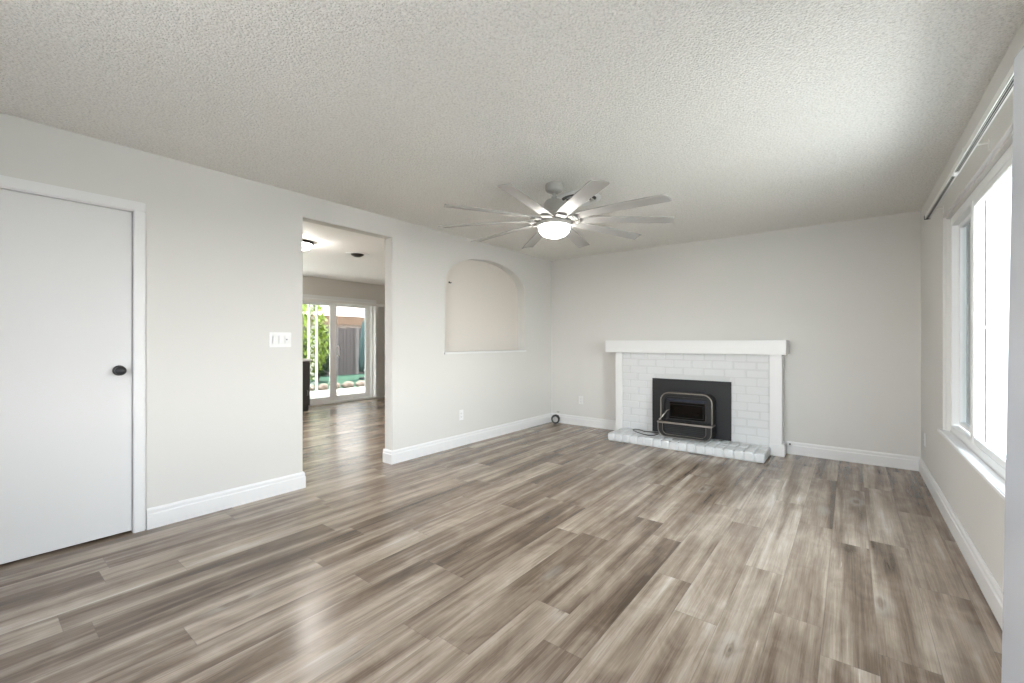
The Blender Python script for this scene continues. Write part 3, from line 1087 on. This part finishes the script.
# firebox interior and log
bm = bmesh.new()
box(bm, SX0 + .05, SX1 - .05, YB - .05, YB - .035, HZ + .02, SZ1 - .03)
box(bm, SX0 + .05, SX0 + .06, SY + .05, YB - .04, HZ + .02, SZ1 - .03)
box(bm, SX1 - .06, SX1 - .05, SY + .05, YB - .04, HZ + .02, SZ1 - .03)
box(bm, SX0 + .05, SX1 - .05, SY + .05, YB - .04, .30, .31)
spart('firebox', bm, M['iron'])
# ledge
LY = SY - .075
bm = bmesh.new()
box(bm, SX0 - .008, SX1 + .008, LY, SY + .01, .262, .276, .003)
spart('ledge', bm, M['iron'])
bm = bmesh.new()
box(bm, SX0 - .014, SX1 + .014, LY - .010, LY + .002, .256, .278, .004)
box(bm, SX1 + .002, SX1 + .014, LY, SY + .07, .258, .276, .003)
box(bm, SX0 - .014, SX0 - .002, LY, SY + .07, .258, .276, .003)
spart('ledge_trim', bm, M['chrome'])
# bowed lower grille with two nickel U trims
ul = rrect(SX0 - .006, SX1 + .006, HZ + .006, .262, .002, .085, LY + .004)
uli = rrect(SX0 + .055, SX1 - .055, HZ + .040, .250, .002, .045, LY + .004)
spart('lower_shell', hollow(ul, uli, SY + .01), M['iron'], smooth=35)
def utrim(x0, x1, zt, zb, r, y):
    p = [(x0, y, zt)]
    for i in range(9):
        a = math.radians(180 + 90 * i / 8); p.append((x0 + r + r * math.cos(a), y, zb + r + r * math.sin(a)))
    for i in range(9):
        a = math.radians(270 + 90 * i / 8); p.append((x1 - r + r * math.cos(a), y, zb + r + r * math.sin(a)))
    p.append((x1, y, zt))
    return p
bm = tube(utrim(SX0 - .004, SX1 + .004, .258, HZ + .010, .085, LY), .004, 8)
spart('lower_trim', bm, M['chrome'], smooth=40)
bm = tube(utrim(SX0 + .052, SX1 - .052, .25, HZ + .038, .050, LY), .003, 8)
spart('lower_trim', bm, M['chrome'], smooth=40)
bm = bmesh.new()
for k in range(5):
    zz = HZ + .062 + k * .020
    box(bm, SX0 + .055, SX1 - .055, LY + .03, LY + .034, zz, zz + .009)
box(bm, -1.57, -1.50, LY + .026, LY + .030, .212, .228, .002)
spart('blower_louvres', bm, M['plate'])
spart('blower_back', B(SX0 + .03, SX1 - .03, LY + .05, LY + .055, HZ + .03, .255), M['slot'])
lg = lathe([(0, -.16), (.027, -.16), (.031, -.05), (.028, .08), (.025, .15), (0, .15)], 12, M4=Matrix.Translation((-1.53, 5.37, .355)) @ Matrix.Rotation(HP, 4, 'Y') @ Matrix.Rotation(.25, 4, 'X'))
tag(obj('firewood_log', lg, M['ash'], smooth=35), 'charred log lying inside the black wood stove', 'firewood')

# cord lying on the hearth
cp = [(-1.80, 5.10, HZ + .02), (-1.84, 5.08, HZ + .006), (-1.90, 5.045, HZ + .006), (-2.00, 5.085, HZ + .006), (-2.10, 5.16, HZ + .006), (-2.155, 5.225, HZ + .006),
      (-2.160, 5.268, HZ + .006), (-2.125, 5.292, HZ + .006), (-2.07, 5.268, HZ + .006), (-2.02, 5.232, HZ + .006), (-1.95, 5.235, HZ + .006), (-1.87, 5.25, HZ + .006), (-1.83, 5.24, HZ + .006)]
def smooth_pts(p, k=5):
    out = []
    n = len(p)
    for i in range(n - 1):
        p0, p1, p2, p3 = [Vector(p[max(0, min(n - 1, q))]) for q in (i - 1, i, i + 1, i + 2)]
        for s in range(k):
            t = s / k
            out.append(.5 * ((2 * p1) + (-p0 + p2) * t + (2 * p0 - 5 * p1 + 4 * p2 - p3) * t * t + (-p0 + 3 * p1 - 3 * p2 + p3) * t ** 3))
    out.append(Vector(p[-1]))
    return out
tag(obj('power_cord', tube(smooth_pts(cp), .0052, 8), M['rubber'], smooth=True), 'thin dark power cord looped on the white hearth left of the stove', 'cord')

# ------------------------------------------------------------------ kitchen side
cb = empty('base_cabinet', (-7.66, 3.2, 0))
tag(cb, 'dark base cabinet with a pale countertop seen through the doorway', 'cabinet')
def kp(name, bm, m, **k): return P_(obj(name, bm, m, **k), cb)
kp('carcass', B(-7.93, -7.40, 2.55, 3.775, .10, .872, .002), M['cab'])
kp('toe_kick', B(-7.93, -7.44, 2.57, 3.77, 0, .10), M['cab'])
for (a, b) in ((2.56, 3.16), (3.17, 3.77)):
    dd = kp('cabinet_door', B(-7.40, -7.382, a, b, .115, .865, .003), M['cab'])
    hh = obj('handle', tube([(-7.382, (b - .05), .28), (-7.36, (b - .05), .285), (-7.36, (b - .05), .36), (-7.382, (b - .05), .365)], .005, 8), M['steel']); hh.parent = dd
kp('countertop', B(-7.96, -7.36, 2.53, 3.79, .872, .907, .004), M['counter'])

kl = empty('ceiling_light', (-5.30, 2.585, CH))
tag(kl, 'round flush ceiling light with a dark rim and glowing dome in the kitchen', 'ceiling light')
obj('rim', lathe([(0, 0), (.15, 0), (.155, -.012), (.150, -.032), (.135, -.036), (0, -.036)], 32), M['bronze'], kl, smooth=35)
obj('dome', lathe([(.134, -.035), (.125, -.060), (.095, -.085), (.05, -.098), (0, -.102)], 32), M['klens'], kl, smooth=True)
sk = empty('ceiling_cap', (-5.42, 3.44, CH))  # plain dark domed cap on a pale ring
tag(sk, 'dark round fitting with a pale ring on the kitchen ceiling', 'ceiling fitting')
obj('pale_ring', lathe([(0, 0), (.155, 0), (.150, -.006), (0, -.006)], 32), M['plastic'], sk)
obj('dark_cover', lathe([(0, -.005), (.09, -.006), (.08, -.020), (.04, -.040), (0, -.042)], 32), M['bronze'], sk, smooth=True)

# second ceiling fan, mostly behind the doorway jamb
f2 = empty('ceiling_fan', (-6.35, 5.45, CH))
tag(f2, 'plain kitchen ceiling fan mostly hidden behind the doorway edge', 'ceiling fan')
obj('canopy', lathe([(0, 0), (.07, 0), (.065, -.04), (.03, -.06), (0, -.06)], 28), M['plastic'], f2, smooth=35)
obj('downrod', lathe([(0, -.05), (.012, -.05), (.012, -.16), (0, -.16)], 14), M['plastic'], f2)
obj('motor_housing', lathe([(0, -.15), (.08, -.155), (.10, -.18), (.10, -.24), (.06, -.26), (0, -.26)], 28), M['plastic'], f2, smooth=35)
fb = None
for k in range(5):
    if fb is None:
        fb = obj('blade', B(.09, .62, -.06, .06, -.004, .004, .003), M['blade'], f2); q = fb
    else:
        q = fb.copy(); COL.objects.link(q)
    q.location = (0, 0, -.225); q.rotation_euler = (math.radians(8), 0, math.radians(-110 + 72 * k))

# vertical blinds stacked beside the slider
vb = empty('vertical_blinds', (KX + .07, 5.5, 2.0))
tag(vb, 'white vertical blinds drawn open into a stack at the right of the sliding door', 'blinds')
P_(obj('headrail', B(KX + .03, KX + .085, S0 - .03, 5.72, 1.955, 2.005, .004), M['blind']), vb)
for k in range(9):
    yy = 5.43 + k * .029
    bm = bmesh.new()
    n = 5
    prev = None
    for z in (0.03, 1.955):
        pass
    vs = []
    for z in (0.03, 1.955):
        for s in (1, -1):
            vs.append([bm.verts.new((KX + .022 + .083 * i / n, yy + .012 * math.sin(math.pi * i / n) + .018 * i / n + s * .0008, z)) for i in range(n + 1)])
    a, b, c, e = vs
    for i in range(n):
        bm.faces.new((a[i], a[i + 1], c[i + 1], c[i])); bm.faces.new((b[i], e[i], e[i + 1], b[i + 1]))
        bm.faces.new((a[i], b[i], b[i + 1], a[i + 1])); bm.faces.new((c[i], c[i + 1], e[i + 1], e[i]))
    bm.faces.new((a[0], c[0], e[0], b[0])); bm.faces.new((a[n], b[n], e[n], c[n]))
    P_(obj('slat', bm, M['blind'], smooth=60), vb)

# unseen hall added outside the entry doorway to block its daylight
bm = bmesh.new()
box(bm, XR + .15, 2.2, -.70, -.60, 0, CH)
box(bm, XR + .15, 2.2, 1.60, 1.70, 0, CH)
box(bm, 2.1, 2.2, -.60, 1.60, 0, CH)
struct(obj('wall_added_hall', bm, M['wall']))
struct(obj('floor_added_hall', B(XR + .16, 2.2, -.7, 1.7, -.06, 0), M['floor']))
struct(obj('ceiling_added_hall', B(XR + .16, 2.2, -.7, 1.7, CH, CH + .08), M['kceil']))

# ------------------------------------------------------------------ back yard
struct(obj('ground', B(-60, 60, -50, 60, -.25, -.13), M['ground']))
tag(obj('patio_slab', B(-10.6, KX - .12, -1, 9.0, -.13, -.03, .01), M['concrete']), 'sunlit concrete patio outside the sliding glass door', 'patio')
tag(obj('turf_patch', B(-15.15, -10.62, -2, 14, -.13, -.06), M['lawn']), 'green turf between the patio and the fence', 'grass', kind='stuff')
fe = empty('yard_fence', (-15.2, 8, 0))
tag(fe, 'weathered brown board fence at the back of the yard', 'fence')
bm = bmesh.new()
rf = random.Random(5)
yy = -4.0
while yy < 18:
    hgt = 1.72 + rf.uniform(-.03, .03)
    box(bm, -15.22 + rf.uniform(-.006, .006), -15.20, yy, yy + .138, -.125, hgt)
    yy += .145
P_(obj('fence_boards', bm, M['fence']), fe)
bm = bmesh.new()
for z in (.3, 1.4):
    box(bm, -15.26, -15.225, -4, 18, z, z + .09)
P_(obj('fence_rail', bm, M['fence']), fe)
# neighbour's house beyond the fence
nh = empty('neighbour_house', (-20, 8, 0))
tag(nh, 'pale stucco house with a brown eave beyond the fence', 'house')
P_(obj('house_wall', B(-26, -19.5, -2, 20, -.1, 2.5), M['stucco']), nh)
P_(obj('eave_board', B(-19.0, -18.9, -2.4, 20.4, 2.02, 2.42), M['eave']), nh)
bm = bmesh.new()
vs = [bm.verts.new(p) for p in ((-18.85, -2.4, 2.40), (-18.85, 20.4, 2.40), (-23, 20.4, 4.2), (-23, -2.4, 4.2), (-27, 20.4, 2.5), (-27, -2.4, 2.5))]
bm.faces.new(vs[:4]); bm.faces.new((vs[3], vs[2], vs[4], vs[5])); bm.faces.new((vs[0], vs[1], vs[4], vs[5])); bm.faces.new((vs[1], vs[2], vs[4])); bm.faces.new((vs[0], vs[3], vs[5]))
P_(obj('roof', bm, M['stucco']), nh)
# patio cover above the slider
pc = tag(obj('patio_cover', B(-10.4, KX - .12, 2.2, 7.2, 2.30, 2.40), M['patioceil']), 'pale flat patio cover above the sliding glass door', 'patio cover')
# white iron trellis post
def trellis(x, y):
    e = empty('trellis_post', (x, y, -.03))
    for dy in (0, .19):
        obj('upright', B(-.018, .018, dy - .022, dy + .022, .001, 2.318), M['whiteiron'], e)
    bm = bmesh.new()
    z = .12
    k = 0
    while z < 2.0:
        s = 1 if k % 2 else -1
        p = []
        for i in range(17):
            a = i / 16 * 2 * math.pi
            p.append((0, .10 + s * .07 * math.sin(a), z + .22 * i / 16))
        tube(p, .006, 6, bm=bm)
        p = [(0, .10 + .035 * math.cos(a_ / 8 * 2 * math.pi), z + .11 + .035 * math.sin(a_ / 8 * 2 * math.pi)) for a_ in range(8)]
        tube(p, .005, 6, closed=True, bm=bm)
        z += .225; k += 1
    obj('scroll_work', bm, M['whiteiron'], e)
    return e
tp = trellis(-10.2, 5.18)
tag(tp, 'white wrought iron trellis post on the patio outside the slider', 'post')

def leaf_cloud(name, c, rad, count, lsize, m, seed, stem=True, zflat=1.0):
    r = random.Random(seed)
    e = empty(name, (c[0], c[1], -.06))
    bm = bmesh.new()
    for _ in range(count):
        while True:
            p = Vector((r.uniform(-1, 1), r.uniform(-1, 1), r.uniform(-1, 1)))
            if p.length < 1: break
        p = p.normalized() * (p.length ** .5)
        p = Vector((p.x * rad[0], p.y * rad[1], c[2] + .06 + p.z * rad[2]))
        p.z = max(p.z, .21)
        q = Matrix.Rotation(r.uniform(0, 6.28), 3, 'Z') @ Matrix.Rotation(r.uniform(-1.2, 1.2), 3, 'X')
        s = lsize * r.uniform(.6, 1.3)
        vs = [bm.verts.new(p + q @ Vector(v) * s) for v in ((0, -1, 0), (.38, -.2, .08), (0, 1, 0), (-.38, -.2, .08))]
        bm.faces.new(vs)
    obj('foliage', bm, m, e)
    bm = bmesh.new()
    for v in bm.verts:
        pass
    for k in range(5):
        a = r.uniform(0, 6.28)
        tube([(0.03 * math.cos(a), .03 * math.sin(a), .012), (rad[0] * .3 * math.cos(a), rad[1] * .3 * math.sin(a), c[2] * .5), (rad[0] * .6 * math.cos(a), rad[1] * .6 * math.sin(a), c[2] + rad[2] * .4)], [.02, .014, .005], 6, bm=bm)
    obj('stem', bm, M['stem'], e)
    return e
tag(leaf_cloud('tall_shrub', (-12.0, 6.0, 1.3), (.5, .62, 1.25), 1700, .09, M['leafy'], 1), 'tall yellow-green shrub behind the trellis post', 'shrub')
tag(leaf_cloud('dark_shrub', (-13.3, 7.02, .82), (.5, .46, .85), 1600, .08, M['leaf'], 2), 'dark green shrub in front of the fence left of the slider stile', 'shrub')
tag(leaf_cloud('low_plant', (-11.6, 5.05, .35), (.3, .3, .33), 500, .07, M['leaf'], 4), 'low dark plant left of the tall shrub', 'plant')
# edging stones
rs = random.Random(9)
stone_names = ['rounded tan edging stone nearest the trellis post', 'rounded edging stone second from the trellis post', 'rounded edging stone third from the trellis post',
               'rounded edging stone behind the slider stile', 'flat edging stone right of the slider stile', 'flat pale edging stone at the middle of the right glass', 'last edging stone toward the patio table']
for k in range(7):
    bm = bmesh.new()
    bmesh.ops.create_icosphere(bm, subdivisions=3, radius=1)
    for v in bm.verts:
        q = v.co * 1.7 + Vector((k * 3.1, 0, 0))
        v.co *= 1 + .10 * math.sin(q.x * 2.1 + q.y) + .07 * math.sin(q.y * 3.3 + q.z * 2)
        v.co.z = max(v.co.z, -.7)
    sxx = .16 + rs.uniform(-.03, .03)
    bmesh.ops.scale(bm, vec=(.12, sxx, .10), verts=bm.verts[:])
    o = obj('edging_stone', bm, M['stone'], smooth=True, loc=(-10.82 + rs.uniform(-.03, .03), 5.48 + k * .37, .018))
    tag(o, stone_names[k] + ' along the turf', 'stone', 'edging stones along the turf')
# white bistro table
bt = empty('bistro_table', (-9.4, 6.42, -.03))
tag(bt, 'small round white table on the patio', 'table')
obj('tabletop', lathe([(0, .52), (.23, .52), (.235, .535), (.23, .55), (0, .55)], 32), M['whiteiron'], bt, smooth=35)
lgm = None
for k in range(3):
    if lgm is None:
        lgm = obj('leg', tube(smooth_pts([(.05, 0, .52), (.06, 0, .36), (.10, 0, .18), (.20, 0, .013)]), .012, 8), M['whiteiron'], bt, smooth=True); q = lgm
    else:
        q = lgm.copy(); COL.objects.link(q)
    q.rotation_euler = (0, 0, math.radians(200 + 120 * k))
obj('brace_ring', tube([(.10 * math.cos(a / 16 * 6.2832), .10 * math.sin(a / 16 * 6.2832), .18) for a in range(16)], .008, 6, closed=True), M['whiteiron'], bt)
# teal cover panel
tl = empty('folded_umbrella', (-13.0, 8.56, -.06))
tag(tl, 'folded teal patio umbrella standing in front of the fence', 'umbrella')
bm = bmesh.new()
prof = [(.05, 2.0), (.10, 1.9), (.17, 1.3), (.20, .55), (.19, .25)]
rings = []
for r_, z_ in prof:
    rings.append([bm.verts.new(((r_ * (1 + .16 * math.cos(8 * a))) * math.cos(a), (r_ * (1 + .16 * math.cos(8 * a))) * math.sin(a), z_)) for a in [2 * math.pi * i / 48 for i in range(48)]])
for a, b in zip(rings, rings[1:]):
    for i in range(48):
        bm.faces.new((a[i], a[(i + 1) % 48], b[(i + 1) % 48], b[i]))
bm.faces.new(rings[0]); bm.faces.new(rings[-1][::-1])
obj('canopy', bm, M['teal'], tl, smooth=True)
obj('pole', lathe([(0, .0), (.022, .0), (.022, 2.08), (0, 2.08)], 12), M['whiteiron'], tl)
obj('base', lathe([(0, 0), (.22, 0), (.22, .04), (.05, .07), (0, .07)], 24), M['black'], tl)
